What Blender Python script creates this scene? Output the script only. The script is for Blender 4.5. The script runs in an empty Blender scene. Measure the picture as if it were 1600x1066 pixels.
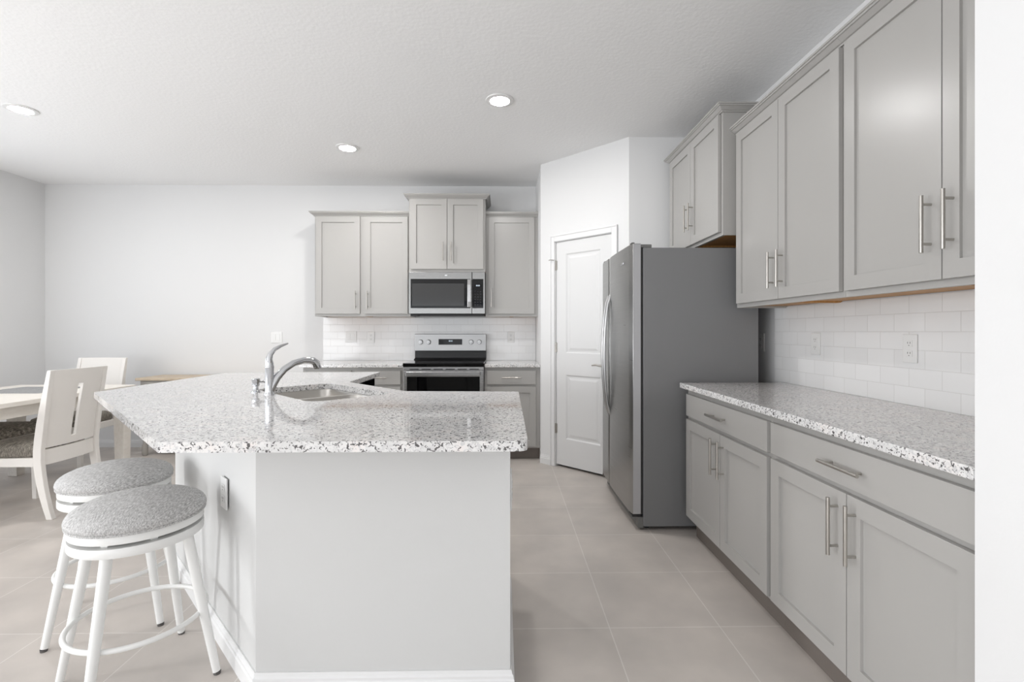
import bpy, bmesh, math
from mathutils import Vector, Matrix

scene = bpy.context.scene
C = scene.collection

# ------------------------------------------------------------------ camera
cam_data = bpy.data.cameras.new('camera')
cam_data.sensor_width = 36.0
cam_data.lens = 36.0 * 759.0 / 1600.0
cam_data.shift_y = -14.5 / 1600.0
cam_data.clip_start = 0.05
cam = bpy.data.objects.new('camera', cam_data)
cam.location = (0, 0, 1.22)
cam.rotation_euler = (math.radians(90), 0, -math.atan(13.0 / 759.0))
C.objects.link(cam)
scene.camera = cam

# ------------------------------------------------------------------ world, light, exposure
scene.view_settings.view_transform = 'Standard'
scene.view_settings.look = 'None'
scene.view_settings.gamma = 1.0
scene.view_settings.use_curve_mapping = False
scene.view_settings.exposure = -0.36
world = bpy.data.worlds.new('world')
scene.world = world
world.use_nodes = True
bg = world.node_tree.nodes['Background']
bg.inputs[0].default_value = (0.80, 0.88, 1.0, 1)
bg.inputs[1].default_value = 1.0

CEIL = 2.778
XL, XR, YB, YR = -4.84, 1.70, 5.21, -7.5      # room shell
LIGHT_LEVEL = 1.0


def window_light(name, loc, rot, sx, sy, power, color=(0.975, 0.988, 1.0)):
    d = bpy.data.lights.new(name, 'AREA')
    d.shape = 'RECTANGLE'
    d.size, d.size_y = sx, sy
    d.energy = power * LIGHT_LEVEL
    d.color = color
    o = bpy.data.objects.new(name, d)
    o.location = loc
    o.rotation_euler = rot
    C.objects.link(o)
    return o


R90 = math.radians(90)
# daylight through the sliding glass door behind the camera and the windows in the left wall
window_light('daylight_rear', (-1.9, YR - 0.10, 1.20), (R90 + 0.6, 0, 0), 5.0, 2.3, 112)
window_light('daylight_left', (XL - 0.10, -3.0, 1.2), (R90 + 0.6, 0, -R90), 4.6, 2.2, 265)
window_light('daylight_dining', (XL - 0.10, 2.80, 1.2), (R90 + 0.6, 0, -R90), 2.7, 2.2, 38)
window_light('daylight_side_window', (XL - 0.10, 0.72, 1.05), (R90, 0, -R90), 0.40, 0.9, 75)


# ------------------------------------------------------------------ materials
def lin(c):
    c = c / 255.0
    return c / 12.92 if c <= 0.04045 else ((c + 0.055) / 1.055) ** 2.4


def rgb(r, g, b):
    return (lin(r), lin(g), lin(b), 1.0)


def new_mat(name):
    m = bpy.data.materials.new(name)
    m.use_nodes = True
    nt = m.node_tree
    return m, nt, nt.nodes['Principled BSDF']


def plain(name, col, rough=0.5, metal=0.0, bump=0.0, bscale=200.0, spec=0.5, var=0.0, vscale=8.0):
    m, nt, p = new_mat(name)
    p.inputs['Base Color'].default_value = col
    p.inputs['Roughness'].default_value = rough
    p.inputs['Metallic'].default_value = metal
    p.inputs['Specular IOR Level'].default_value = spec
    tc = nt.nodes.new('ShaderNodeTexCoord')
    if bump:
        n = nt.nodes.new('ShaderNodeTexNoise')
        n.inputs['Scale'].default_value = bscale
        n.inputs['Detail'].default_value = 3
        nt.links.new(tc.outputs['Object'], n.inputs['Vector'])
        b = nt.nodes.new('ShaderNodeBump')
        b.inputs['Strength'].default_value = bump
        b.inputs['Distance'].default_value = 0.002
        nt.links.new(n.outputs['Fac'], b.inputs['Height'])
        nt.links.new(b.outputs['Normal'], p.inputs['Normal'])
    if var:
        n2 = nt.nodes.new('ShaderNodeTexNoise')
        n2.inputs['Scale'].default_value = vscale
        n2.inputs['Detail'].default_value = 4
        nt.links.new(tc.outputs['Object'], n2.inputs['Vector'])
        mx = nt.nodes.new('ShaderNodeMix')
        mx.data_type = 'RGBA'
        mx.inputs[6].default_value = tuple(c * (1 - var) for c in col[:3]) + (1,)
        mx.inputs[7].default_value = tuple(min(1, c * (1 + var)) for c in col[:3]) + (1,)
        nt.links.new(n2.outputs['Fac'], mx.inputs[0])
        nt.links.new(mx.outputs[2], p.inputs['Base Color'])
    return m


def ramp(nt, stops, interp='LINEAR'):
    r = nt.nodes.new('ShaderNodeValToRGB')
    cr = r.color_ramp
    cr.interpolation = interp
    while len(cr.elements) < len(stops):
        cr.elements.new(0.5)
    for e, (p, c) in zip(cr.elements, stops):
        e.position = p
        e.color = c
    return r


def granite():
    m, nt, p = new_mat('granite')
    tc = nt.nodes.new('ShaderNodeTexCoord')

    def noise(scale, detail, rough=0.5, dist=0.0):
        n = nt.nodes.new('ShaderNodeTexNoise')
        n.inputs['Scale'].default_value = scale
        n.inputs['Detail'].default_value = detail
        n.inputs['Roughness'].default_value = rough
        n.inputs['Distortion'].default_value = dist
        nt.links.new(tc.outputs['Object'], n.inputs['Vector'])
        return n
    base = ramp(nt, [(0.35, rgb(218, 217, 216)), (0.52, rgb(228, 227, 226)), (0.7, rgb(233, 227, 224))])
    nt.links.new(noise(14, 4).outputs['Fac'], base.inputs['Fac'])
    grey = ramp(nt, [(0.50, (0, 0, 0, 1)), (0.58, (1, 1, 1, 1))])
    nt.links.new(noise(80, 3, 0.6, 0.8).outputs['Fac'], grey.inputs['Fac'])
    dark = ramp(nt, [(0.570, (0, 0, 0, 1)), (0.605, (1, 1, 1, 1))])
    nt.links.new(noise(104, 2.5, 0.5, 1.0).outputs['Fac'], dark.inputs['Fac'])
    m1 = nt.nodes.new('ShaderNodeMix'); m1.data_type = 'RGBA'
    m1.inputs[7].default_value = rgb(208, 207, 207)
    nt.links.new(grey.outputs['Color'], m1.inputs[0])
    nt.links.new(base.outputs['Color'], m1.inputs[6])
    m2 = nt.nodes.new('ShaderNodeMix'); m2.data_type = 'RGBA'
    m2.inputs[7].default_value = rgb(92, 90, 90)
    nt.links.new(dark.outputs['Color'], m2.inputs[0])
    nt.links.new(m1.outputs[2], m2.inputs[6])
    nt.links.new(m2.outputs[2], p.inputs['Base Color'])
    p.inputs['Roughness'].default_value = 0.05
    return m


def floor_tile():
    m, nt, p = new_mat('floor_tile')
    tc = nt.nodes.new('ShaderNodeTexCoord')
    mp = nt.nodes.new('ShaderNodeMapping')
    mp.inputs['Location'].default_value = (-0.436 + 0.4575 * 20, -1.993 + 0.4575 * 20, 0)
    nt.links.new(tc.outputs['Object'], mp.inputs['Vector'])
    br = nt.nodes.new('ShaderNodeTexBrick')
    br.offset = 0.0
    br.inputs['Scale'].default_value = 1.0
    br.inputs['Brick Width'].default_value = 0.4575
    br.inputs['Row Height'].default_value = 0.4575
    br.inputs['Mortar Size'].default_value = 0.0022
    br.inputs['Mortar Smooth'].default_value = 0.1
    br.inputs['Color1'].default_value = rgb(198, 191, 185)
    br.inputs['Color2'].default_value = rgb(203, 196, 190)
    br.inputs['Mortar'].default_value = rgb(220, 215, 210)
    nt.links.new(mp.outputs['Vector'], br.inputs['Vector'])
    n = nt.nodes.new('ShaderNodeTexNoise')
    n.inputs['Scale'].default_value = 3.2
    n.inputs['Detail'].default_value = 6
    nt.links.new(tc.outputs['Object'], n.inputs['Vector'])
    r = ramp(nt, [(0.3, (0.86, 0.86, 0.86, 1)), (0.7, (1.08, 1.07, 1.06, 1))])
    nt.links.new(n.outputs['Fac'], r.inputs['Fac'])
    mx = nt.nodes.new('ShaderNodeMix'); mx.data_type = 'RGBA'; mx.blend_type = 'MULTIPLY'
    mx.inputs[0].default_value = 1.0
    nt.links.new(br.outputs['Color'], mx.inputs[6])
    nt.links.new(r.outputs['Color'], mx.inputs[7])
    nt.links.new(mx.outputs[2], p.inputs['Base Color'])
    b = nt.nodes.new('ShaderNodeBump')
    b.invert = True
    b.inputs['Strength'].default_value = 0.25
    b.inputs['Distance'].default_value = 0.002
    nt.links.new(br.outputs['Fac'], b.inputs['Height'])
    nt.links.new(b.outputs['Normal'], p.inputs['Normal'])
    p.inputs['Roughness'].default_value = 0.42
    return m


def wall_tile(name, axis):
    m, nt, p = new_mat(name)
    tc = nt.nodes.new('ShaderNodeTexCoord')
    sx = nt.nodes.new('ShaderNodeSeparateXYZ')
    cx = nt.nodes.new('ShaderNodeCombineXYZ')
    nt.links.new(tc.outputs['Object'], sx.inputs[0])
    nt.links.new(sx.outputs[axis], cx.inputs[0])
    nt.links.new(sx.outputs[2], cx.inputs[1])
    br = nt.nodes.new('ShaderNodeTexBrick')
    br.offset = 0.5
    br.inputs['Scale'].default_value = 1.0
    br.inputs['Brick Width'].default_value = 0.154
    br.inputs['Row Height'].default_value = 0.0765
    br.inputs['Mortar Size'].default_value = 0.0012
    br.inputs['Mortar Smooth'].default_value = 0.3
    br.inputs['Color1'].default_value = rgb(228, 228, 228)
    br.inputs['Color2'].default_value = rgb(233, 233, 233)
    br.inputs['Mortar'].default_value = rgb(214, 213, 212)
    nt.links.new(cx.outputs[0], br.inputs['Vector'])
    nt.links.new(br.outputs['Color'], p.inputs['Base Color'])
    b = nt.nodes.new('ShaderNodeBump')
    b.invert = True
    b.inputs['Strength'].default_value = 0.45
    b.inputs['Distance'].default_value = 0.003
    nt.links.new(br.outputs['Fac'], b.inputs['Height'])
    nt.links.new(b.outputs['Normal'], p.inputs['Normal'])
    p.inputs['Roughness'].default_value = 0.09
    return m


def brushed(name, col, rough, stretch):
    m, nt, p = new_mat(name)
    p.inputs['Base Color'].default_value = col
    p.inputs['Metallic'].default_value = 1.0
    tc = nt.nodes.new('ShaderNodeTexCoord')
    mp = nt.nodes.new('ShaderNodeMapping')
    mp.inputs['Scale'].default_value = stretch
    n = nt.nodes.new('ShaderNodeTexNoise')
    n.inputs['Scale'].default_value = 1.0
    n.inputs['Detail'].default_value = 2
    nt.links.new(tc.outputs['Object'], mp.inputs['Vector'])
    nt.links.new(mp.outputs['Vector'], n.inputs['Vector'])
    mr = nt.nodes.new('ShaderNodeMapRange')
    mr.inputs['To Min'].default_value = rough - 0.05
    mr.inputs['To Max'].default_value = rough + 0.05
    nt.links.new(n.outputs['Fac'], mr.inputs['Value'])
    nt.links.new(mr.outputs[0], p.inputs['Roughness'])
    b = nt.nodes.new('ShaderNodeBump')
    b.inputs['Strength'].default_value = 0.08
    b.inputs['Distance'].default_value = 0.001
    nt.links.new(n.outputs['Fac'], b.inputs['Height'])
    nt.links.new(b.outputs['Normal'], p.inputs['Normal'])
    return m


def fabric(name, c1, c2, sc, stretch=(1, 1, 1), rough=0.95, bump=0.5, lo=0.35, hi=0.65):
    m, nt, p = new_mat(name)
    tc = nt.nodes.new('ShaderNodeTexCoord')
    mp = nt.nodes.new('ShaderNodeMapping')
    mp.inputs['Scale'].default_value = stretch
    n = nt.nodes.new('ShaderNodeTexNoise')
    n.inputs['Scale'].default_value = sc
    n.inputs['Detail'].default_value = 5
    n.inputs['Roughness'].default_value = 0.65
    nt.links.new(tc.outputs['Object'], mp.inputs['Vector'])
    nt.links.new(mp.outputs['Vector'], n.inputs['Vector'])
    r = ramp(nt, [(lo, c1), (hi, c2)])
    nt.links.new(n.outputs['Fac'], r.inputs['Fac'])
    nt.links.new(r.outputs['Color'], p.inputs['Base Color'])
    b = nt.nodes.new('ShaderNodeBump')
    b.inputs['Strength'].default_value = bump
    b.inputs['Distance'].default_value = 0.001
    nt.links.new(n.outputs['Fac'], b.inputs['Height'])
    nt.links.new(b.outputs['Normal'], p.inputs['Normal'])
    p.inputs['Roughness'].default_value = rough
    p.inputs['Specular IOR Level'].default_value = 0.2
    return m


def wood(name, c1, c2, stretch):
    m, nt, p = new_mat(name)
    tc = nt.nodes.new('ShaderNodeTexCoord')
    mp = nt.nodes.new('ShaderNodeMapping')
    mp.inputs['Scale'].default_value = stretch
    n = nt.nodes.new('ShaderNodeTexNoise')
    n.inputs['Scale'].default_value = 6
    n.inputs['Detail'].default_value = 5
    n.inputs['Distortion'].default_value = 0.4
    nt.links.new(tc.outputs['Object'], mp.inputs['Vector'])
    nt.links.new(mp.outputs['Vector'], n.inputs['Vector'])
    r = ramp(nt, [(0.3, c1), (0.7, c2)])
    nt.links.new(n.outputs['Fac'], r.inputs['Fac'])
    nt.links.new(r.outputs['Color'], p.inputs['Base Color'])
    p.inputs['Roughness'].default_value = 0.5
    return m


def glow(name, col, strength):
    m, nt, p = new_mat(name)
    p.inputs['Base Color'].default_value = (0.8, 0.8, 0.8, 1)
    p.inputs['Emission Color'].default_value = col
    p.inputs['Emission Strength'].default_value = strength
    return m


M_WALL = plain('wall_paint', rgb(228, 228, 228), 0.85, bump=0.12, bscale=120, spec=0.3)
M_CEIL = plain('ceiling_paint', rgb(243, 243, 243), 0.95, bump=0.9, bscale=45, spec=0.2)
M_TRIM = plain('trim_paint', rgb(230, 230, 230), 0.4)
M_DOOR = plain('door_paint', rgb(222, 222, 222), 0.35)
M_ISLAND = plain('island_paint', rgb(208, 208, 207), 0.8, bump=0.10, bscale=140, spec=0.3)
M_CAB = plain('cabinet_paint', rgb(174, 172, 169), 0.28, spec=0.45)
M_CABIN = plain('cabinet_dark_gap', rgb(150, 149, 146), 0.5)
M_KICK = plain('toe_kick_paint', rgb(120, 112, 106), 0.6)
M_UNDER = wood('unfinished_wood', rgb(182, 130, 72), rgb(206, 156, 96), (3, 18, 3))
M_GRANITE = granite()
M_FLOOR = floor_tile()
M_TILE_X = wall_tile('subway_tile_back', 0)
M_TILE_Y = wall_tile('subway_tile_right', 1)
M_STEEL = brushed('stainless_steel', (0.34, 0.34, 0.34, 1), 0.30, (4, 4, 160))
M_STEELH = brushed('stainless_light', (0.42, 0.42, 0.42, 1), 0.26, (4, 160, 160))
M_MWSTEEL = brushed('microwave_steel', (0.29, 0.29, 0.285, 1), 0.26, (4, 160, 160))
M_FRIDGE = brushed('fridge_steel', (0.36, 0.36, 0.355, 1), 0.30, (3, 3, 120))
M_NICKEL = plain('brushed_nickel', (0.50, 0.48, 0.45, 1), 0.28, 1.0)
M_SINK = brushed('sink_steel', (0.55, 0.53, 0.50, 1), 0.30, (80, 80, 10))
M_CHROME = plain('chrome', (0.62, 0.63, 0.65, 1), 0.05, 1.0)
M_EDGE = plain('door_edge_paint', rgb(186, 186, 188), 0.35, 0.35)
M_HANDLE = plain('handle_metal', (0.50, 0.50, 0.50, 1), 0.30, 1.0)
M_BLACK = plain('black_glass', rgb(6, 6, 7), 0.04, spec=0.3)
M_BLACKM = plain('black_plastic', rgb(24, 24, 26), 0.45)
M_WINDOWGLASS = plain('oven_window', rgb(46, 46, 46), 0.12)
M_FRSIDE = plain('fridge_side_paint', rgb(127, 127, 128), 0.5, bump=0.2, bscale=400)
M_GREYPL = plain('grey_plastic', rgb(112, 112, 110), 0.5)
M_GASKET = plain('gasket', rgb(52, 52, 50), 0.7)
M_WHITEPL = plain('white_plastic', rgb(229, 229, 228), 0.3)
M_SLOT = plain('outlet_slot', rgb(120, 118, 116), 0.5)
M_SCREEN = plain('display_glass', rgb(8, 9, 14), 0.08, spec=0.2)
M_DIGIT = glow('display_digits', (0.55, 0.78, 1, 1), 0.8)
M_STOOLMET = plain('white_metal', rgb(238, 238, 236), 0.35)
M_STOOLFAB = fabric('stool_tweed', rgb(150, 149, 148), rgb(222, 221, 220), 130, (3, 0.6, 1.5))
M_GLIDE = plain('glide_plastic', rgb(90, 88, 86), 0.6)
M_CHAIR = plain('cream_wood', rgb(235, 231, 226), 0.4, var=0.03, vscale=5)
M_CHAIRFAB = fabric('chair_fabric', rgb(92, 88, 82), rgb(168, 161, 150), 45, (1, 5, 1), lo=0.4, hi=0.66)
M_TABLE = wood('table_wood', rgb(228, 222, 213), rgb(237, 232, 225), (20, 2, 6))
M_MAT = fabric('placemat_fabric', rgb(140, 140, 140), rgb(168, 168, 168), 120)
M_CONSOLE = wood('console_wood', rgb(188, 170, 148), rgb(208, 192, 170), (2, 20, 6))
M_CONSOLEB = plain('console_grey', rgb(176, 172, 166), 0.5, var=0.08, vscale=20)
M_LIGHT = glow('led_lens', (1.0, 0.985, 0.965, 1), 450.0)


# ------------------------------------------------------------------ mesh helpers
def setp(o, label=None, cat=None, group=None, kind=None):
    if label: o['label'] = label
    if cat: o['category'] = cat
    if group: o['group'] = group
    if kind: o['kind'] = kind
    return o


def thing(name, label, cat, loc=(0, 0, 0), rz=0.0, group=None):
    o = bpy.data.objects.new(name, None)
    o.empty_display_size = 0.1
    C.objects.link(o)
    o.location = loc
    o.rotation_euler = (0, 0, rz)
    return setp(o, label, cat, group)


def struct(o):
    o['kind'] = 'structure'
    return o


class MB:
    def __init__(self):
        self.bm = bmesh.new()

    def box(self, x0, x1, y0, y1, z0, z1, rz=0.0, piv=(0, 0)):
        vs = []
        for x, y, z in ((x0, y0, z0), (x1, y0, z0), (x1, y1, z0), (x0, y1, z0),
                        (x0, y0, z1), (x1, y0, z1), (x1, y1, z1), (x0, y1, z1)):
            if rz:
                dx, dy = x - piv[0], y - piv[1]
                x, y = piv[0] + dx * math.cos(rz) - dy * math.sin(rz), piv[1] + dx * math.sin(rz) + dy * math.cos(rz)
            vs.append(self.bm.verts.new((x, y, z)))
        fs = [(0, 3, 2, 1), (4, 5, 6, 7), (0, 1, 5, 4), (1, 2, 6, 5), (2, 3, 7, 6), (3, 0, 4, 7)]
        return [self.bm.faces.new([vs[i] for i in f]) for f in fs]

    def panel(self, x0, x1, y0, y1, z0, z1, steps):
        """box whose -Y face is inset in steps of (thickness, depth)"""
        fs = self.box(x0, x1, y0, y1, z0, z1)
        f = fs[2]
        self.inset(f, steps)

    def inset(self, f, steps):
        self.bm.normal_update()
        for th, dp in steps:
            bmesh.ops.inset_region(self.bm, faces=[f], thickness=th, depth=dp, use_even_offset=True)
        return f

    def prism(self, pts, z0, z1, cap_top=True, cap_bot=True):
        lo = [self.bm.verts.new((x, y, z0)) for x, y in pts]
        hi = [self.bm.verts.new((x, y, z1)) for x, y in pts]
        n = len(pts)
        for i in range(n):
            j = (i + 1) % n
            self.bm.faces.new((lo[i], lo[j], hi[j], hi[i]))
        if cap_top: self.bm.faces.new(hi)
        if cap_bot: self.bm.faces.new(lo[::-1])

    def prism_x(self, pts, x0, x1):
        """closed (y, z) outline pushed along x"""
        a = [self.bm.verts.new((x0, y, z)) for y, z in pts]
        b = [self.bm.verts.new((x1, y, z)) for y, z in pts]
        n = len(pts)
        for i in range(n):
            j = (i + 1) % n
            self.bm.faces.new((a[i], b[i], b[j], a[j]))
        self.bm.faces.new(a)
        self.bm.faces.new(b[::-1])

    def loft(self, loops, cap0=True, cap1=True):
        rings = [[self.bm.verts.new(p) for p in lp] for lp in loops]
        n = len(rings[0])
        for a, b in zip(rings, rings[1:]):
            for i in range(n):
                j = (i + 1) % n
                self.bm.faces.new((a[i], a[j], b[j], b[i]))
        if cap0: self.bm.faces.new(rings[0][::-1])
        if cap1: self.bm.faces.new(rings[-1])

    def lathe(self, prof, cx=0, cy=0, n=32, cap0=True, cap1=True):
        self.loft([[(cx + r * math.cos(2 * math.pi * i / n), cy + r * math.sin(2 * math.pi * i / n), z)
                    for i in range(n)] for r, z in prof], cap0, cap1)

    def tube(self, pts, rad, n=12, closed=False, flat=1.0):
        pts = [Vector(p) for p in pts]
        if not isinstance(rad, (list, tuple)): rad = [rad] * len(pts)
        N = len(pts)
        tang = []
        for i in range(N):
            if closed:
                t = pts[(i + 1) % N] - pts[(i - 1) % N]
            else:
                t = pts[min(i + 1, N - 1)] - pts[max(i - 1, 0)]
            tang.append(t.normalized())
        up = Vector((0, 0, 1)) if abs(tang[0].z) < 0.9 else Vector((1, 0, 0))
        u = (up - tang[0] * up.dot(tang[0])).normalized()
        loops = []
        for i in range(N):
            u = (u - tang[i] * u.dot(tang[i])).normalized()
            v = tang[i].cross(u)
            loops.append([pts[i] + u * (rad[i] * math.cos(2 * math.pi * k / n)) + v * (flat * rad[i] * math.sin(2 * math.pi * k / n))
                          for k in range(n)])
        if closed:
            rings = [[self.bm.verts.new(p) for p in lp] for lp in loops]
            for a in range(N):
                A, B = rings[a], rings[(a + 1) % N]
                for i in range(n):
                    j = (i + 1) % n
                    self.bm.faces.new((A[i], A[j], B[j], B[i]))
        else:
            self.loft(loops)

    def sweep(self, path, prof, out_left=True):
        """profile [(out, z)] carried along a plan polyline with mitred corners"""
        P = [Vector(p) for p in path]
        N = len(P)
        loops = []
        for i in range(N):
            def nrm(a, b):
                d = (b - a).normalized()
                return Vector((-d.y, d.x)) if out_left else Vector((d.y, -d.x))
            if i == 0: m = nrm(P[0], P[1])
            elif i == N - 1: m = nrm(P[-2], P[-1])
            else:
                a, b = nrm(P[i - 1], P[i]), nrm(P[i], P[i + 1])
                m = (a + b) / (1 + a.dot(b))
            loops.append([(P[i].x + m.x * o, P[i].y + m.y * o, z) for o, z in prof])
        self.loft(loops)

    def build(self, name, mat, parent=None, bevel=0.0, seg=2, smooth=False, subsurf=0, solid=None):
        bmesh.ops.recalc_face_normals(self.bm, faces=self.bm.faces[:])
        me = bpy.data.meshes.new(name)
        self.bm.to_mesh(me)
        self.bm.free()
        for mm in (mat if isinstance(mat, (list, tuple)) else [mat]):
            me.materials.append(mm)
        o = bpy.data.objects.new(name, me)
        C.objects.link(o)
        if parent is not None: o.parent = parent
        if solid is not None:
            s = o.modifiers.new('solid', 'SOLIDIFY'); s.thickness = solid; s.offset = -1
        if bevel:
            b = o.modifiers.new('bevel', 'BEVEL')
            b.width = bevel; b.segments = seg; b.limit_method = 'ANGLE'; b.angle_limit = math.radians(35)
        if subsurf:
            s = o.modifiers.new('sub', 'SUBSURF'); s.levels = subsurf; s.render_levels = subsurf
        if smooth:
            for p in me.polygons: p.use_smooth = True
            if smooth != 'all':
                try:
                    me.set_sharp_from_angle(angle=math.radians(40))
                except Exception:
                    pass
        return o


def copy_tree(o, parent=None):
    c = o.copy()
    C.objects.link(c)
    if parent is not None: c.parent = parent
    for ch in list(o.children): copy_tree(ch, c)
    return c


def round_poly(pts, rad, n=6):
    """rounds each corner of a plan polygon; rad may be a list"""
    out = []
    N = len(pts)
    for i in range(N):
        r = rad[i] if isinstance(rad, (list, tuple)) else rad
        p, a, b = Vector(pts[i]), Vector(pts[i - 1]), Vector(pts[(i + 1) % N])
        if r <= 0:
            out.append(tuple(p)); continue
        d1, d2 = (a - p).normalized(), (b - p).normalized()
        ang = d1.angle(d2)
        t = r / math.tan(ang / 2)
        c = p + (d1 + d2).normalized() * (r / math.sin(ang / 2))
        s, e = p + d1 * t - c, p + d2 * t - c
        tot = s.angle_signed(e) if s.length else 0
        for k in range(n + 1):
            q = s.copy(); q.rotate(Matrix.Rotation(-tot * k / n, 2))
            out.append(tuple(c + q))
    return out


BASE_PROF = [(0, 0), (0.014, 0), (0.014, 0.052), (0.0105, 0.057), (0.0105, 0.066), (0.006, 0.071), (0.004, 0.083), (0, 0.083)]
CROWN_PROF = [(0, 0), (0.010, 0), (0.010, 0.007), (0.016, 0.009), (0.034, 0.025), (0.040, 0.026), (0.040, 0.034), (0.046, 0.035), (0.046, 0.044), (0, 0.044)]

# ------------------------------------------------------------------ room shell
T = 0.12
b = MB(); b.box(XL - T, 2.2, YR - T, YB + T, -0.1, 0); struct(b.build('floor', M_FLOOR))
b = MB(); b.box(XL - T, 2.2, YR - T, YB + T, CEIL, CEIL + 0.1); struct(b.build('ceiling', M_CEIL))
b = MB(); b.box(XL - T, XR + T, YB, YB + T, 0, CEIL); struct(b.build('wall_back', M_WALL))


def wall_with_holes(name, axis, pos0, pos1, a0, a1, holes):
    b = MB()

    def seg(s0, s1, z0, z1):
        if s1 - s0 < 1e-4 or z1 - z0 < 1e-4: return
        if axis == 'x': b.box(pos0, pos1, s0, s1, z0, z1)
        else: b.box(s0, s1, pos0, pos1, z0, z1)
    cur = a0
    for (h0, h1, z0, z1) in sorted(holes):
        seg(cur, h0, 0, CEIL)
        seg(h0, h1, 0, z0)
        seg(h0, h1, z1, CEIL)
        cur = h1
    seg(cur, a1, 0, CEIL)
    return struct(b.build(name, M_WALL))


wall_with_holes('wall_left', 'x', XL - T, XL, YR, YB, [(-5.4, -0.6, 0.05, 2.3), (0.44, 1.0, 0.5, 1.6), (1.4, 4.2, 0.05, 2.3)])
wall_with_holes('wall_rear', 'y', YR - T, YR, XL, 1.06, [(-4.45, 0.65, 0.05, 2.35)])
b = MB(); b.box(XR, XR + T, 1.075, YB, 0, CEIL); struct(b.build('wall_right', M_WALL))
b = MB(); b.box(1.06, XR + T, YR, 1.075, 0, CEIL); struct(b.build('wall_niche', M_WALL))


def window_frame(name, axis, pos, a0, a1, z0, z1, bars):
    b = MB()
    w = 0.05

    def bx(s0, s1, q0, q1):
        if axis == 'x': b.box(pos - 0.03, pos + 0.03, s0, s1, q0, q1)
        else: b.box(s0, s1, pos - 0.03, pos + 0.03, q0, q1)
    bx(a0, a0 + w, z0, z1); bx(a1 - w, a1, z0, z1); bx(a0, a1, z0, z0 + w); bx(a0, a1, z1 - w, z1)
    for f in bars:
        bx(a0 + (a1 - a0) * f - w / 2, a0 + (a1 - a0) * f + w / 2, z0, z1)
    struct(b.build(name, M_TRIM))


window_frame('window_1', 'y', YR - 0.06, -4.45, 0.65, 0.05, 2.35, [0.333, 0.667])
window_frame('window_2', 'x', XL - 0.06, -5.4, -0.6, 0.05, 2.3, [0.333, 0.667])
window_frame('window_4', 'x', XL - 0.06, 1.4, 4.2, 0.05, 2.3, [0.5])
window_frame('window_3', 'x', XL - 0.06, 0.44, 1.0, 0.5, 1.6, [])

# pantry: stub wall, diagonal wall with the door opening, return wall behind the fridge
PA = Vector((0.346, 4.525)); PB = Vector((1.002, 3.868))
PE = (PB - PA).normalized(); PN = Vector((-PE.y, PE.x))    # PN points into the pantry
PL = (PB - PA).length
DT0, DT1, DZ = 0.166, 0.775, 2.040                          # door opening along the diagonal


def dpt(t, d):
    q = PA + PE * t + PN * d
    return (q.x, q.y)


b = MB()
b.prism([(0.346, YB), (0.346, PA.y), dpt(DT0, 0), dpt(DT0, T), (0.346 + T, PA.y + 0.10), (0.346 + T, YB)], 0, CEIL)
b.prism([dpt(DT1, 0), (PB.x, PB.y), (XR, PB.y), (XR, PB.y + T), (PB.x + 0.06, PB.y + T), dpt(DT1, T)], 0, CEIL)
b.prism([dpt(DT0, 0), dpt(DT1, 0), dpt(DT1, T), dpt(DT0, T)], DZ, CEIL)
struct(b.build('wall_pantry', M_WALL))
ang_d = math.atan2(PE.y, PE.x)
d1 = bpy.data.objects.new('door_1', None); C.objects.link(d1); struct(d1)
d1.location = (PA.x, PA.y, 0); d1.rotation_euler = (0, 0, ang_d)
# local x along the diagonal, local -y towards the kitchen
bm = MB()
X0, X1, Z0, Z1 = DT0 + 0.010, DT1 - 0.016, 0.022, DZ - 0.010
px0, px1 = 0.285, 0.652
YF = 0.012
for (a0, a1, q0, q1) in ((X0, px0, Z0, Z1), (px1, X1, Z0, Z1), (px0, px1, Z0, 0.258), (px0, px1, 0.836, 1.028), (px0, px1, 1.918, Z1)):
    bm.box(a0, a1, YF, YF + 0.035, q0, q1)
for (q0, q1) in ((0.258, 0.836), (1.028, 1.918)):
    f = bm.box(px0, px1, YF, YF + 0.035, q0, q1)[2]
    bm.inset(f, [(0.001, 0), (0.012, -0.008), (0.014, 0.0), (0.020, 0.005)])
struct(bm.build('door_slab', M_DOOR, d1))
b = MB()
for (x0, x1, z0, z1) in ((DT0 - 0.043, DT0 + 0.004, 0, DZ + 0.052), (DT1 - 0.004, DT1 + 0.052, 0, DZ + 0.052), (DT0 + 0.004, DT1 - 0.004, DZ - 0.004, DZ + 0.052)):
    b.box(x0, x1, -0.012, 0.0, z0, z1)
for (x0, x1, z0, z1) in ((DT0 - 0.043, DT0 - 0.031, 0, DZ + 0.052), (DT1 + 0.040, DT1 + 0.052, 0, DZ + 0.052), (DT0 - 0.031, DT1 + 0.040, DZ + 0.040, DZ + 0.052)):
    b.box(x0, x1, -0.018, -0.012, z0, z1)
struct(b.build('door_casing', M_TRIM, d1, bevel=0.003))
b = MB()
b.box(DT0 + 0.0005, DT0 + 0.008, 0.0, 0.10, 0, DZ); b.box(DT1 - 0.008, DT1 - 0.0005, 0.0, 0.10, 0, DZ); b.box(DT0, DT1, 0.0, 0.10, DZ - 0.008, DZ - 0.0005)
struct(b.build('door_jamb', M_TRIM, d1))
for hz in (1.822, 1.078, 0.345):
    b = MB(); b.lathe([(0.007, hz - 0.045), (0.007, hz + 0.045)], DT0 + 0.004, 0.004, 10); b.box(DT0 + 0.004, DT0 + 0.022, 0.006, 0.012, hz - 0.042, hz + 0.042)
    if hz > 1.8:
        b.tube([(DT0 + 0.004, 0.0, hz + 0.048), (DT0 - 0.020, -0.035, hz + 0.050), (DT0 - 0.034, -0.045, hz + 0.046)], 0.004, 8)
    struct(b.build('hinge', M_NICKEL, d1, smooth=True))
b = MB()
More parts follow.
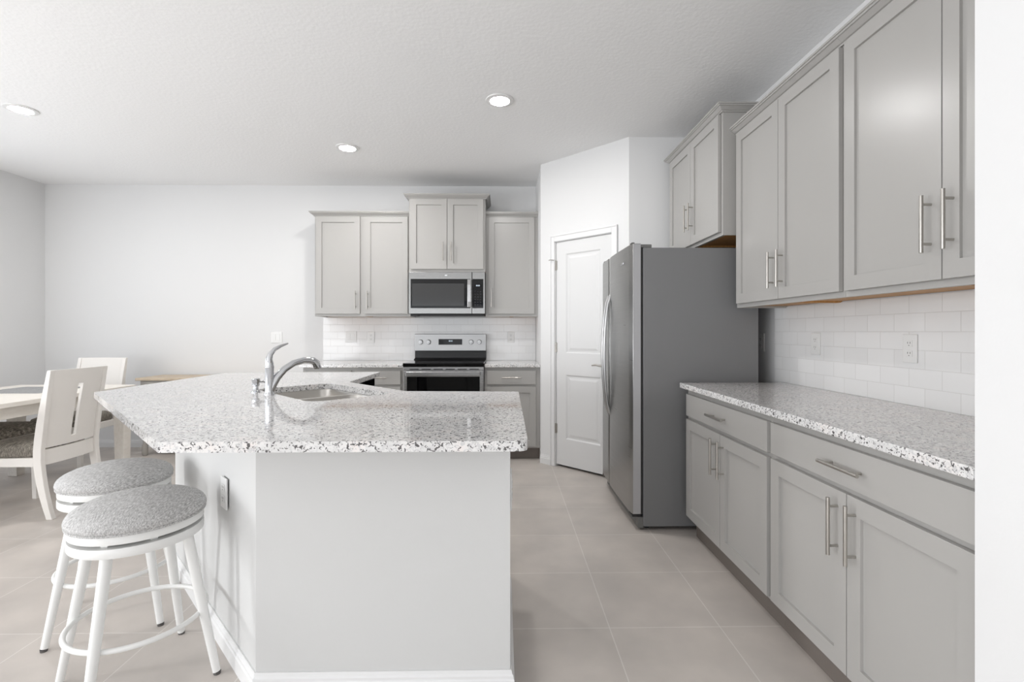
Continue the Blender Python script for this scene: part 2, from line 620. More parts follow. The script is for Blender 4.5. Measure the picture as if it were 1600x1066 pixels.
b.tube([(0.70, 0.013, 0.937), (0.70, -0.006, 0.937)], [0.030, 0.028], 20)
b.tube([(0.70, -0.004, 0.937), (0.70, -0.045, 0.937)], 0.010, 12)
b.tube([(0.706, -0.045, 0.937), (0.68, -0.048, 0.938), (0.64, -0.046, 0.943), (0.600, -0.042, 0.936)], [0.010, 0.009, 0.008, 0.006], 12)
struct(b.build('door_handle', M_NICKEL, d1, smooth=True))

# baseboards
b = MB(); b.sweep([(XL + 0.0005, YB - 0.0005), (-1.905, YB - 0.0005)], BASE_PROF, out_left=False); struct(b.build('baseboard_back', M_TRIM))
b = MB(); b.sweep([(XL + 0.0005, 4.22), (XL + 0.0005, YB - 0.016)], BASE_PROF, out_left=False); struct(b.build('baseboard_left', M_TRIM))
b = MB()
nn = -PN * 0.0006
b.sweep([(PA.x + nn.x, PA.y + nn.y), (dpt(DT0 - 0.044, -0.0006))], BASE_PROF, out_left=False)
b.sweep([(dpt(DT1 + 0.053, -0.0006)), (PB.x + nn.x, PB.y - 0.0006)], BASE_PROF, out_left=False)
struct(b.build('baseboard_pantry', M_TRIM))
b = MB(); b.sweep([(1.0595, YR + 0.02), (1.0595, 1.074)], BASE_PROF, out_left=True); struct(b.build('baseboard_niche', M_TRIM))

# ------------------------------------------------------------------ backsplash tile
b = MB(); b.box(0, 2.26, -0.008, -0.0005, 0, 0.455)
o = b.build('tile_backsplash', M_TILE_X); o.location = (-1.92, YB, 0.914)
setp(o, 'white subway tile backsplash on the back wall behind the range', 'backsplash')
b = MB(); b.box(-0.008, -0.0005, 0, 1.93, 0, 0.455)
o = b.build('tile_backsplash', M_TILE_Y); o.location = (XR, 1.076, 0.914)
setp(o, 'white subway tile backsplash above the long right-hand counter', 'backsplash')


# ------------------------------------------------------------------ cabinets
def bar_handle(parent, x, y, z, length, vertical, rad=0.006, stand=0.032):
    """bar pull: rod plus two posts, y is the door face"""
    b = MB()
    h = length / 2
    q = length * 0.345
    if vertical:
        b.tube([(x, y - stand, z - h), (x, y - stand, z + h)], rad, 14)
        for s in (-q, q): b.tube([(x, y - stand, z + s), (x, y + 0.0005, z + s)], rad * 0.72, 10)
    else:
        b.tube([(x - h, y - stand, z), (x + h, y - stand, z)], rad, 14)
        for s in (-q, q): b.tube([(x + s, y - stand, z), (x + s, y + 0.0005, z)], rad * 0.72, 10)
    return b.build('handle', M_NICKEL, parent, smooth=True)


def cabinet(name, label, loc, rz, W, D, z0, z1, doors, drawers=(), crown=None, kick=None, group=None, ends=()):
    t = thing(name, label, 'cabinet', loc, rz, group)
    upper = kick is None
    b = MB()
    if upper:
        rec = 0.022
        b.box(0, W, -D, -0.001, z0 + rec, z1)
        b.box(0, W, -D, -D + 0.02, z0, z0 + rec)
        for (sa, sb) in ends: b.box(sa, sb, -D + 0.02, -0.001, z0, z0 + rec)
        b.build('body', M_CAB, t, bevel=0.001)
        u = MB(); u.box(0.0005 + (0.012 if ends and ends[0][0] == 0 else 0), W - 0.0005 - (0.012 if ends and ends[-1][1] == W else 0), -D + 0.0205, -0.0015, z0 + rec - 0.010, z0 + rec - 0.0003)
        u.box(W * 0.5 - 0.02, W * 0.5 + 0.02, -D + 0.0205, -0.0015, z0 + 0.004, z0 + rec - 0.010)
        u.build('underside_panel', M_UNDER, t)
    else:
        b.box(0, W, -D, -0.001, z0, z1)
        b.build('body', M_CAB, t, bevel=0.001)
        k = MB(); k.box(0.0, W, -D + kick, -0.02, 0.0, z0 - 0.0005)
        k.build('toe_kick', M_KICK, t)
    yf = -D - 0.020
    for (x0, x1, q0, q1, hx, hz) in doors:
        d = MB(); d.panel(x0, x1, yf, -D - 0.0015, q0, q1, [(0.057, 0), (0.0004, -0.0105)])
        do = d.build('door', M_CAB, t, bevel=0.0005, seg=1)
        bar_handle(do, hx, yf, hz, 0.185, True)
    for (x0, x1, q0, q1) in drawers:
        d = MB(); d.box(x0, x1, yf, -D - 0.0015, q0, q1)
        do = d.build('drawer', M_CAB, t, bevel=0.0015)
        bar_handle(do, (x0 + x1) / 2, yf, (q0 + q1) / 2, 0.185, False)
    if crown:
        cb = MB(); cb.sweep(crown, [(o_, z1 - 0.008 + z_) for o_, z_ in CROWN_PROF], out_left=False)
        cb.build('crown_moulding', M_CAB, t)
    return t


# right wall, local x runs from the fridge towards the camera
RZ = -R90
UW1, UW2 = 2.891 - 1.966, 1.9655 - 1.077
DU = 0.30
Yf = 2.891
cabinet('upper_cabinet', 'tall grey two-door wall cabinet over the right counter, next to the fridge', (XR, Yf, 0), RZ, UW1, DU, 1.362, 2.405,
        [(Yf - 2.862, Yf - 2.424, 1.386, 2.392, Yf - 2.462, 1.535), (Yf - 2.420, Yf - 1.978, 1.386, 2.392, Yf - 2.382, 1.535)],
        crown=[(0, -DU), (UW1, -DU)], ends=[(0, 0.012)])
Yc = 1.9655
cabinet('upper_cabinet', 'tall grey two-door wall cabinet cut off by the near white wall at right', (XR, Yc, 0), RZ, UW2, DU, 1.362, 2.405,
        [(Yc - 1.947, Yc - 1.509, 1.386, 2.392, Yc - 1.546, 1.567), (Yc - 1.505, Yc - 1.080, 1.386, 2.392, Yc - 1.468, 1.567)],
        crown=[(0, -DU), (UW2, -DU)])
BD = 0.60
Yb = 2.878
BW1, BW2 = 2.878 - 1.963, 1.9625 - 1.077
cabinet('base_cabinet', 'grey base cabinet with one drawer and two doors, right beside the fridge', (XR, Yb, 0), RZ, BW1, BD, 0.115, 0.8835,
        [(Yb - 2.859, Yb - 2.412, 0.133, 0.705, Yb - 2.452, 0.585), (Yb - 2.408, Yb - 1.977, 0.133, 0.705, Yb - 2.370, 0.585)],
        [(Yb - 2.859, Yb - 1.977, 0.725, 0.853)], kick=0.05)
Yd = 1.9625
cabinet('base_cabinet', 'nearest grey base cabinet on the right, with a wide drawer over two doors', (XR, Yd, 0), RZ, BW2, BD, 0.115, 0.8835,
        [(Yd - 1.948, Yd - 1.515, 0.133, 0.708, Yd - 1.553, 0.592), (Yd - 1.511, Yd - 1.082, 0.133, 0.708, Yd - 1.473, 0.592)],
        [(Yd - 1.948, Yd - 1.082, 0.728, 0.853)], kick=0.05)
FD = 0.385
cabinet('upper_cabinet', 'grey two-door cabinet mounted high above the refrigerator', (XR, 3.79, 0), RZ, 3.79 - 2.8925, FD, 1.800, 2.545,
        [(0.020, 0.440, 1.822, 2.532, 0.405, 2.01), (0.444, 0.876, 1.822, 2.532, 0.480, 2.01)],
        crown=[(0, -0.002), (0, -FD), (3.79 - 2.8925, -FD), (3.79 - 2.8925, -0.002)], ends=[(0, 0.012), (3.79 - 2.8925 - 0.012, 3.79 - 2.8925)])

# back wall
UB = 0.31
x0 = -1.89
cabinet('upper_cabinet', 'grey two-door wall cabinet to the left of the microwave', (x0, YB, 0), 0, 0.953, UB, 1.374, 2.385,
        [(0.015, 0.452, 1.400, 2.372, 0.412, 1.535), (0.500, 0.930, 1.400, 2.372, 0.530, 1.535)],
        crown=[(0, -0.002), (0, -UB), (0.953, -UB)], ends=[(0, 0.012), (0.941, 0.953)])
x1 = -0.936
CD = 0.39
cabinet('upper_cabinet', 'short grey two-door cabinet mounted above the microwave', (x1, YB, 0), 0, 0.755, CD, 1.812, 2.542,
        [(0.018, 0.376, 1.838, 2.530, 0.338, 2.01), (0.380, 0.735, 1.838, 2.530, 0.418, 2.01)],
        crown=[(0, -0.002), (0, -CD), (0.755, -CD), (0.755, -0.002)])
x2 = -0.1805
cabinet('upper_cabinet', 'grey single-door wall cabinet to the right of the microwave', (x2, YB, 0), 0, 0.526, UB, 1.374, 2.385,
        [(0.028, 0.490, 1.400, 2.372, 0.056, 1.56)], crown=[(0, -UB), (0.526, -UB)])
DB = 0.60
cabinet('base_cabinet', 'grey base cabinet on the back wall, left of the range', (-1.89, YB, 0), 0, 0.949, DB, 0.115, 0.8835,
        [(0.02, 0.455, 0.133, 0.700, 0.415, 0.58), (0.49, 0.918, 0.133, 0.700, 0.53, 0.58)],
        [(0.02, 0.455, 0.722, 0.853), (0.49, 0.918, 0.722, 0.853)], kick=0.06)
cabinet('base_cabinet', 'grey one-door base cabinet between the range and the pantry wall', (-0.180, YB, 0), 0, 0.5255, DB, 0.115, 0.8835,
        [(0.022, 0.485, 0.133, 0.700, 0.060, 0.58)], [(0.022, 0.485, 0.722, 0.853)], kick=0.06)


# ------------------------------------------------------------------ countertops
def slab(name, label, pts, z0, z1, holes=(), bevel=0.004):
    bm = bmesh.new()
    edges = []
    for lp in [pts] + list(holes):
        vs = [bm.verts.new((x, y, z1)) for x, y in lp]
        for i in range(len(vs)):
            edges.append(bm.edges.new((vs[i], vs[(i + 1) % len(vs)])))
    bmesh.ops.triangle_fill(bm, use_beauty=True, use_dissolve=False, edges=edges)
    r = bmesh.ops.extrude_face_region(bm, geom=bm.faces[:])
    for v in [g for g in r['geom'] if isinstance(g, bmesh.types.BMVert)]:
        v.co.z = z0
    m = MB(); m.bm.free(); m.bm = bm
    o = m.build(name, M_GRANITE, bevel=bevel, seg=2)
    return setp(o, label, 'countertop')


slab('countertop', 'long speckled granite countertop along the right wall', [(1.058, 2.905), (1.058, 1.0765), (XR - 0.0085, 1.0765), (XR - 0.0085, 2.905)], 0.884, 0.914)
slab('countertop', 'speckled granite countertop on the back wall left of the range', [(-1.915, 4.565), (-0.9415, 4.565), (-0.9415, YB - 0.0085), (-1.915, YB - 0.0085)], 0.884, 0.914)
slab('countertop', 'small granite countertop in the corner right of the range', [(-0.180, 4.565), (0.3445, 4.565), (0.3445, YB - 0.0085), (-0.180, YB - 0.0085)], 0.884, 0.914)

SC = Vector((-0.936, 2.511)); E1 = Vector((1, -1)).normalized(); E2 = Vector((1, 1)).normalized()


def srect(l0, l1, w0, w1, r, n=6):
    q = [(l0, w0), (l1, w0), (l1, w1), (l0, w1)]
    return [tuple(SC + E1 * a + E2 * c) for a, c in round_poly(q, r, n)]


ISL = [(-2.070, 2.490), (-0.957, 1.362), (0.068, 1.362), (0.076, 2.485), (-0.508, 2.512), (-0.940, 2.970), (-0.940, 3.710), (-2.070, 3.665)]
slab('countertop', 'large angled speckled granite island top with the sink cut into it', round_poly(ISL, [0.004, 0.006, 0.030, 0.012, 0.05, 0.05, 0.012, 0.012], 5), 0.884, 0.914,
     holes=[srect(-0.345, 0.345, -0.205, 0.205, 0.07)])

# ------------------------------------------------------------------ island base
isl = thing('kitchen_island', 'white painted angled kitchen island base under the granite top', 'kitchen island')
P = [(0.022, 2.430), (0.022, 1.637), (-0.828, 1.637), (-1.700, 2.545), (-1.700, 3.660), (-0.972, 3.660), (-0.972, 3.625),
     (-1.560, 3.625), (-1.560, 3.020), (-0.972, 3.020), (-0.972, 2.950), (-0.530, 2.480), (-0.50, 2.43)]
b = MB(); b.prism(P, 0.0, 0.8835, cap_top=False, cap_bot=False)
b.build('wall_panel', M_ISLAND, isl, solid=0.02)
b = MB(); b.sweep([(0.0225, 2.30), (0.0225, 1.6365), (-0.8282, 1.6365), (-1.7005, 2.545), (-1.7005, 3.655)], BASE_PROF, out_left=True)
b.build('baseboard', M_TRIM, isl)

dw = thing('dishwasher', 'black and steel dishwasher set under the far wing of the island', 'dishwasher', (-0.972, 3.3225, 0), R90)
b = MB(); b.box(-0.298, 0.298, 0.004, 0.56, 0.10, 0.878); b.build('body', M_BLACKM, dw)
b = MB(); b.box(-0.298, 0.298, -0.018, 0.003, 0.12, 0.815); b.build('door', M_BLACK, dw, bevel=0.003)
b = MB(); b.box(-0.298, 0.298, -0.016, 0.003, 0.822, 0.876); b.build('control_panel', M_BLACK, dw, bevel=0.003)
b = MB(); b.box(-0.298, 0.298, -0.020, 0.003, 0.8155, 0.8215); b.build('trim_strip', M_STEELH, dw)
b = MB(); b.box(-0.29, 0.29, 0.03, 0.5, 0.0, 0.0995); b.build('toe_kick', M_BLACKM, dw)

# sink
sk = thing('kitchen_sink', 'stainless double-bowl undermount sink set diagonally in the island', 'sink', (0, 0, 0))
bm = bmesh.new()
def ring_at(lp, z): return [bm.verts.new((x, y, z)) for x, y in lp]
outer = ring_at(srect(-0.372, 0.372, -0.232, 0.232, 0.08), 0.8832)
bowls = [(-0.338, -0.012, -0.198, 0.198), (0.012, 0.338, -0.198, 0.198)]
ed = [bm.edges.new((outer[i], outer[(i + 1) % len(outer)])) for i in range(len(outer))]
tops = []
for bw in bowls:
    r0 = ring_at(srect(*bw, 0.06), 0.8832)
    ed += [bm.edges.new((r0[i], r0[(i + 1) % len(r0)])) for i in range(len(r0))]
    tops.append(r0)
bmesh.ops.triangle_fill(bm, use_beauty=True, edges=ed)
for bw, r0 in zip(bowls, tops):
    prev = r0
    for (ins, z, rr) in ((0.003, 0.876, 0.058), (0.010, 0.72, 0.055), (0.022, 0.692, 0.045), (0.045, 0.683, 0.03)):
        nx = ring_at(srect(bw[0] + ins, bw[1] - ins, bw[2] + ins, bw[3] - ins, rr), z)
        for i in range(len(nx)):
            j = (i + 1) % len(nx)
            bm.faces.new((prev[i], prev[j], nx[j], nx[i]))
        prev = nx
    bm.faces.new(prev)
m = MB(); m.bm.free(); m.bm = bm
o = m.build('basin', M_SINK, sk, smooth=True)
for sgn in (-1, 1):
    b = MB(); q = SC + E1 * (0.175 * sgn)
    b.lathe([(0.045, 0.6835), (0.043, 0.6875), (0.030, 0.685)], q.x, q.y, 24); b.build('drain', M_CHROME, sk, smooth=True)

# faucet: local x points over the sink
FA = thing('kitchen_faucet', 'chrome single-lever kitchen faucet with arched pull-out spout at the sink', 'faucet', (-1.137, 2.378, 0.9142), math.radians(45))
b = MB()
b.lathe([(0.0245, 0), (0.0245, 0.004), (0.0205, 0.010), (0.0200, 0.020), (0.0198, 0.130), (0.0205, 0.133), (0.0205, 0.139), (0.019, 0.141)], 0, 0, 28)
b.build('body', M_CHROME, FA, smooth=True)
b = MB()
b.tube([(0.004, 0, 0.020), (0.014, 0, 0.045), (0.035, 0, 0.082), (0.070, 0, 0.120), (0.115, 0, 0.148), (0.165, 0, 0.160), (0.200, 0, 0.158)],
       [0.019, 0.0195, 0.0185, 0.017, 0.016, 0.0155, 0.0155], 18)
b.build('spout', M_CHROME, FA, smooth=True)
b = MB()
b.tube([(0.196, 0, 0.1585), (0.214, 0, 0.155), (0.230, 0, 0.142), (0.236, 0, 0.122), (0.237, 0, 0.114)], [0.017, 0.0185, 0.0195, 0.0195, 0.017], 18)
b.build('spray_head', M_CHROME, FA, smooth=True)
b = MB()
b.tube([(0.0, 0, 0.141), (0.0, 0, 0.152), (-0.002, 0, 0.172), (0.004, 0, 0.196), (0.024, 0, 0.220), (0.054, 0, 0.236), (0.088, 0, 0.248)],
       [0.0192, 0.019, 0.016, 0.0125, 0.010, 0.0075, 0.004], 18, flat=0.9)
b.build('lever', M_CHROME, FA, smooth=True)
SD = thing('soap_dispenser', 'small chrome soap dispenser standing left of the faucet', 'soap dispenser', (-1.253, 2.478, 0.9142), math.radians(45))
b = MB(); b.lathe([(0.024, 0), (0.024, 0.003), (0.017, 0.008), (0.012, 0.014), (0.012, 0.030)], 0, 0, 22); b.build('base', M_CHROME, SD, smooth=True)
b = MB(); b.lathe([(0.0125, 0.030), (0.018, 0.036), (0.018, 0.056), (0.020, 0.060), (0.020, 0.068), (0.016, 0.070)], 0, 0, 22)
b.tube([(0.012, 0, 0.052), (0.035, 0, 0.052), (0.048, 0, 0.046)], [0.006, 0.0055, 0.005], 10)
b.build('pump_head', M_CHROME, SD, smooth=True)


# ------------------------------------------------------------------ wall plates
def wall_plate(label, loc, rz, kind='outlet', w=0.072, h=0.118):
    """local -y faces the room"""
    t = thing('wall_outlet' if kind == 'outlet' else 'light_switch', label, 'outlet' if kind == 'outlet' else 'light switch', loc, rz)
    b = MB(); b.box(-w / 2, w / 2, -0.0065, -0.0003, -h / 2, h / 2); b.build('plate', M_WHITEPL, t, bevel=0.0025)
    if kind == 'outlet':
        for s in (-1, 1):
            b = MB(); z = 0.021 * s
            b.prism_x([(0, 0)] * 0 or [(-0.0085, z - 0.0135), (-0.0067, z - 0.0135), (-0.0067, z + 0.0135), (-0.0085, z + 0.0135)], -0.016, 0.016)
            r = b.build('socket', M_WHITEPL, t, bevel=0.0015)
            b = MB()
            b.box(-0.0075, -0.0050, -0.0091, -0.0086, z - 0.001, z + 0.007); b.box(0.0050, 0.0075, -0.0091, -0.0086, z - 0.001, z + 0.007)
            b.box(-0.002, 0.002, -0.0091, -0.0086, z - 0.0095, z - 0.006)
            b.build('socket_slots', M_SLOT, r)
    else:
        n = max(1, round(w / 0.06))
        for i in range(n):
            x = (i - (n - 1) / 2) * 0.046
            b = MB(); b.box(x - 0.016, x + 0.016, -0.0095, -0.0067, -0.033, 0.033); b.build('rocker', M_WHITEPL, t, bevel=0.0012)
    return t


YT = YB - 0.008
wall_plate('white double light switch on the bare back wall behind the faucet', (-2.415, YB, 1.160), 0, 'switch', 0.118, 0.118)
wall_plate('white double light switch on the tile backsplash left of the range', (-1.625, YT, 1.165), 0, 'switch', 0.118, 0.118)
wall_plate('white outlet on the tiles between the range and the double switch', (-1.412, YT, 1.160), 0)
wall_plate('white outlet on the tiles in the corner right of the range', (0.076, YT, 1.160), 0)
wall_plate('white outlet on the right-hand tile backsplash, nearer the fridge', (XR - 0.008, 2.60, 1.155), RZ)
wall_plate('clearly visible white outlet on the right-hand tile backsplash, nearer the camera', (XR - 0.008, 1.99, 1.150), RZ)
wall_plate('white outlet on the painted wall strip, half hidden by the refrigerator', (XR, 3.17, 1.150), RZ)
tq = 1.04
wall_plate('white outlet on the slanted island wall beside the bar stools', (-1.065, 1.876, 0.605), math.radians(-45.2))
wall_plate('white outlet on the right end of the island, seen edge on', (0.022, 1.715, 0.665), R90, 'outlet', 0.072, 0.130)

# ------------------------------------------------------------------ refrigerator (local x from far to near, -y towards the kitchen)
FW = 0.897
fr = thing('refrigerator', 'tall stainless steel side-by-side refrigerator with dark grey side', 'refrigerator', (1.571, 2.967 + FW, 0), RZ)
b = MB(); b.box(0, FW, -0.714, 0, 0.022, 1.737); b.build('case', M_FRSIDE, fr, bevel=0.004)
b = MB(); b.box(0.012, FW - 0.012, -0.727, -0.7145, 0.095, 1.735); b.build('gasket', M_GASKET, fr)


def fdoor(xa, xb, z0, z1):
    pts = []
    n = 16
    for i in range(n + 1):
        x = xa + (xb - xa) * i / n
        u = (x - FW / 2) / (FW / 2)
        y = -0.795 + 0.012 * u * u
        e = min(x - xa, xb - x)
        if e < 0.012: y += 0.006 * (1 - e / 0.012)
        pts.append((x, y))
    return pts + [(xb, -0.728), (xa, -0.728)]


for (nm, xa, xb) in (('freezer_door', 0.002, 0.288), ('fridge_door', 0.296, FW - 0.001)):
    b = MB(); b.prism(fdoor(xa, xb, 0, 0), 0.098, 1.762); d = b.build(nm, M_FRIDGE, fr, bevel=0.003, smooth=True)
    hx = xb - 0.028 if nm == 'freezer_door' else xa + 0.030
    b = MB()
    hp = []
    for k in range(15):
        f = k / 14
        z = 0.615 + (1.487 - 0.615) * f
        hp.append((hx, -0.790 - 0.046 * (math.sin(math.pi * min(max(f, 0.0), 1.0)) ** 0.55), z))
    b.tube(hp, 0.0105, 12, flat=0.9)
    b.build('handle', M_HANDLE, d, smooth=True)
    if nm == 'fridge_door':
        b = MB(); b.box(xb - 0.0002, xb + 0.0012, -0.776, -0.730, 0.102, 1.758); b.build('door_edge', M_EDGE, d)
        b = MB(); b.prism_x([(-0.7985, 1.655), (-0.7915, 1.655), (-0.7915, 1.669), (-0.7985, 1.669)], 0.665, 0.735)
        b.bm.verts.ensure_lookup_table()
        b.build('badge', M_CHROME, d, bevel=0.003)
for (xa, xb) in ((0.03, 0.10), (FW - 0.075, FW - 0.005)):
    b = MB(); b.box(xa, xb, -0.765, -0.66, 1.7375, 1.758); b.box(xa + 0.02, xb, -0.785, -0.765, 1.7625, 1.770)
    b.build('hinge_cover', M_GREYPL, fr, bevel=0.004)
b = MB(); b.box(0.005, FW - 0.005, -0.745, -0.7145, 0.012, 0.080)
for k in range(4): b.box(0.05, FW - 0.06, -0.747, -0.745, 0.024 + k * 0.014, 0.030 + k * 0.014)
b.build('base_grille', M_GREYPL, fr, bevel=0.004)
for (xa, xb) in ((0.01, 0.075), (FW - 0.075, FW - 0.002)):
    b = MB(); b.box(xa, xb, -0.783, -0.7275, 0.0825, 0.0965); b.build('hinge_bracket', M_BLACKM, fr, bevel=0.002)
for xx in (0.06, FW - 0.06):
    for yy in (-0.68, -0.08):
        b = MB(); b.lathe([(0.02, 0.0), (0.02, 0.0215)], xx, yy, 14); b.build('foot', M_BLACKM, fr)

# ------------------------------------------------------------------ range
rg = thing('kitchen_range', 'stainless electric range with black glass cooktop and oven door', 'range', (-0.938, 5.200, 0))
W = 0.754
b = MB(); b.box(0, W, -0.62, 0, 0.02, 0.893); b.build('body', M_STEEL, rg, bevel=0.002)
b = MB(); b.box(-0.002, W + 0.002, -0.665, -0.05, 0.8935, 0.926); b.build('cooktop', M_BLACK, rg, bevel=0.006)
for (cx, cy, r) in ((0.19, -0.47, 0.115), (0.57, -0.47, 0.09), (0.19, -0.19, 0.08), (0.57, -0.19, 0.10)):
    b = MB()
    b.loft([[(cx + r * k * math.cos(2 * math.pi * i / 40), cy + r * k * math.sin(2 * math.pi * i / 40), z) for i in range(40)] for k, z in ((1.0, 0.9262), (0.995, 0.9265), (0.975, 0.9265), (0.97, 0.9262))], False, False)
    b.build('burner_ring', M_WINDOWGLASS, rg)
# upper vent trim with slots, then the oven door
b = MB(); b.box(0, W, -0.650, -0.6205, 0.862, 0.8925)
b.build('front_trim', M_STEELH, rg, bevel=0.003)
for k in range(6):
    xa = 0.06 + k * 0.112
    b = MB(); b.box(xa, xa + 0.085, -0.6515, -0.6502, 0.866, 0.873); b.build('vent_slot', M_BLACKM, rg)
od = MB(); od.box(0.004, W - 0.004, -0.655, -0.6205, 0.205, 0.858); od = od.build('oven_door', M_STEELH, rg, bevel=0.004)
b = MB(); b.box(0.036, W - 0.040, -0.658, -0.6552, 0.27, 0.800); b.build('door_glass', M_BLACK, od, bevel=0.001)
b = MB()
b.box(0.030, W - 0.034, -0.700, -0.682, 0.808, 0.850); b.box(0.034, 0.062, -0.682, -0.6552, 0.815, 0.845); b.box(W - 0.066, W - 0.038, -0.682, -0.6552, 0.815, 0.845)
b.build('handle', M_STEELH, od, bevel=0.006, seg=3)
b = MB(); b.box(0.004, W - 0.004, -0.650, -0.6205, 0.04, 0.198); b.build('drawer', M_STEELH, rg, bevel=0.004)
# backguard
b = MB(); b.prism_x([(-0.05, 0.9265), (0, 0.9265), (0, 1.195), (-0.040, 1.195)], 0.0, W - 0.001); b.prism_x([(-0.125, 0.9265), (-0.0505, 0.9265), (-0.0505, 0.945)], 0.0, W - 0.001)
b.build('backguard', M_BLACKM, rg, bevel=0.002)
b = MB(); b.prism_x([(-0.0705, 1.018), (-0.0460, 1.018), (-0.0410, 1.1965), (-0.060, 1.1965)], -0.001, W)
cp = b.build('control_panel', M_STEEL, rg, bevel=0.004)
for kx in (0.063, 0.146, 0.594, 0.680):
    b = MB(); b.tube([(kx, -0.066, 1.112), (kx, -0.078, 1.1115), (kx, -0.094, 1.111)], [0.026, 0.025, 0.021], 22)
    b.box(kx - 0.004, kx + 0.004, -0.098, -0.094, 1.093, 1.129); b.build('knob', M_STEELH, rg, smooth=True)
b = MB(); b.box(0.252, 0.500, -0.0695, -0.0640, 1.083, 1.143); dsp = b.build('display', M_SCREEN, rg)


def digits(parent, x, y, z, h, n=4):
    b = MB()
    w = h * 0.5; t = h * 0.14
    for k in range(n):
        xo = x + k * h * 0.72 + (h * 0.25 if k >= n // 2 else 0)
        b.box(xo, xo + t, y - 0.0006, y, z, z + h); b.box(xo + w - t, xo + w, y - 0.0006, y, z, z + h)
        b.box(xo + t, xo + w - t, y - 0.0006, y, z, z + t); b.box(xo + t, xo + w - t, y - 0.0006, y, z + h - t, z + h)
    b.build('clock_digits', M_DIGIT, parent)


digits(dsp, 0.360, -0.0697, 1.116, 0.013)

# ------------------------------------------------------------------ microwave
mw = thing('microwave', 'stainless over-the-range microwave between the upper cabinets', 'microwave', (-0.935, 5.21, 0))
W = 0.752
b = MB(); b.box(0, W, -0.385, -0.0095, 1.400, 1.8115); b.build('case', M_BLACKM, mw, bevel=0.002)
b = MB(); b.box(0, 0.622, -0.412, -0.3855, 1.396, 1.810); md = b.build('door', M_MWSTEEL, mw, bevel=0.004)
b = MB(); b.box(0.020, 0.606, -0.4155, -0.4122, 1.452, 1.740); b.build('door_glass', M_BLACK, md, bevel=0.001)
b = MB(); b.box(0.032, 0.545, -0.4162, -0.4156, 1.474, 1.695); b.build('door_window', M_WINDOWGLASS, md)
b = MB(); b.prism_x([(-0.4325, 1.460), (-0.4160, 1.460), (-0.4160, 1.735), (-0.4325, 1.735), (-0.440, 1.68), (-0.440, 1.515)], 0.578, 0.615)
b.build('handle', M_STEELH, md, bevel=0.004)
b = MB(); b.box(0.355, 0.378, -0.4128, -0.4121, 1.770, 1.782); b.build('badge', M_CHROME, md)
b = MB(); b.box(0.6255, W, -0.412, -0.3855, 1.396, 1.810); mc = b.build('control_side', M_MWSTEEL, mw, bevel=0.004)
b = MB(); b.box(0.628, W - 0.018, -0.4155, -0.4122, 1.452, 1.740); cpn = b.build('control_panel', M_BLACK, mc, bevel=0.001)
b = MB(); b.box(0.646, 0.716, -0.4160, -0.4156, 1.660, 1.690); b.build('display', M_SCREEN, cpn)
digits(cpn, 0.664, -0.4161, 1.669, 0.012)
b = MB()
for r in range(6):
    for c in range(3):
        b.box(0.648 + c * 0.026, 0.660 + c * 0.026, -0.4160, -0.4156, 1.482 + r * 0.026, 1.488 + r * 0.026)
b.build('buttons', M_WINDOWGLASS, cpn)
b = MB(); b.box(0.01, W - 0.01, -0.37, -0.05, 1.380, 1.3995); b.box(0.02, 0.09, -0.40, -0.30, 1.372, 1.385); b.build('vent_grille', M_BLACKM, mw, bevel=0.002)


# ------------------------------------------------------------------ recessed lights
def recessed_light(label, x, y):
    t = thing('recessed_light', label, 'ceiling light', (x, y, CEIL), 0, 'recessed ceiling lights')
    b = MB(); b.lathe([(0.064, -0.0085), (0.068, -0.011), (0.092, -0.007), (0.096, -0.0005), (0.064, -0.0005)], 0, 0, 48, False, False); b.build('trim_ring', M_WHITEPL, t, smooth=True)
    b = MB(); b.lathe([(0.0635, -0.0085), (0.0635, -0.002)], 0, 0, 40); b.build('lens', M_LIGHT, t)
    return t


L0 = recessed_light('round recessed ceiling light over the aisle in front of the fridge', -0.026, 3.266)
for lab, x, y in (('round recessed ceiling light in front of the left wall cabinet', -1.32, 4.128), ('round recessed ceiling light over the dining area at far left', -3.374, 3.455)):
    c = copy_tree(L0); c.location = (x, y, CEIL); c['label'] = lab


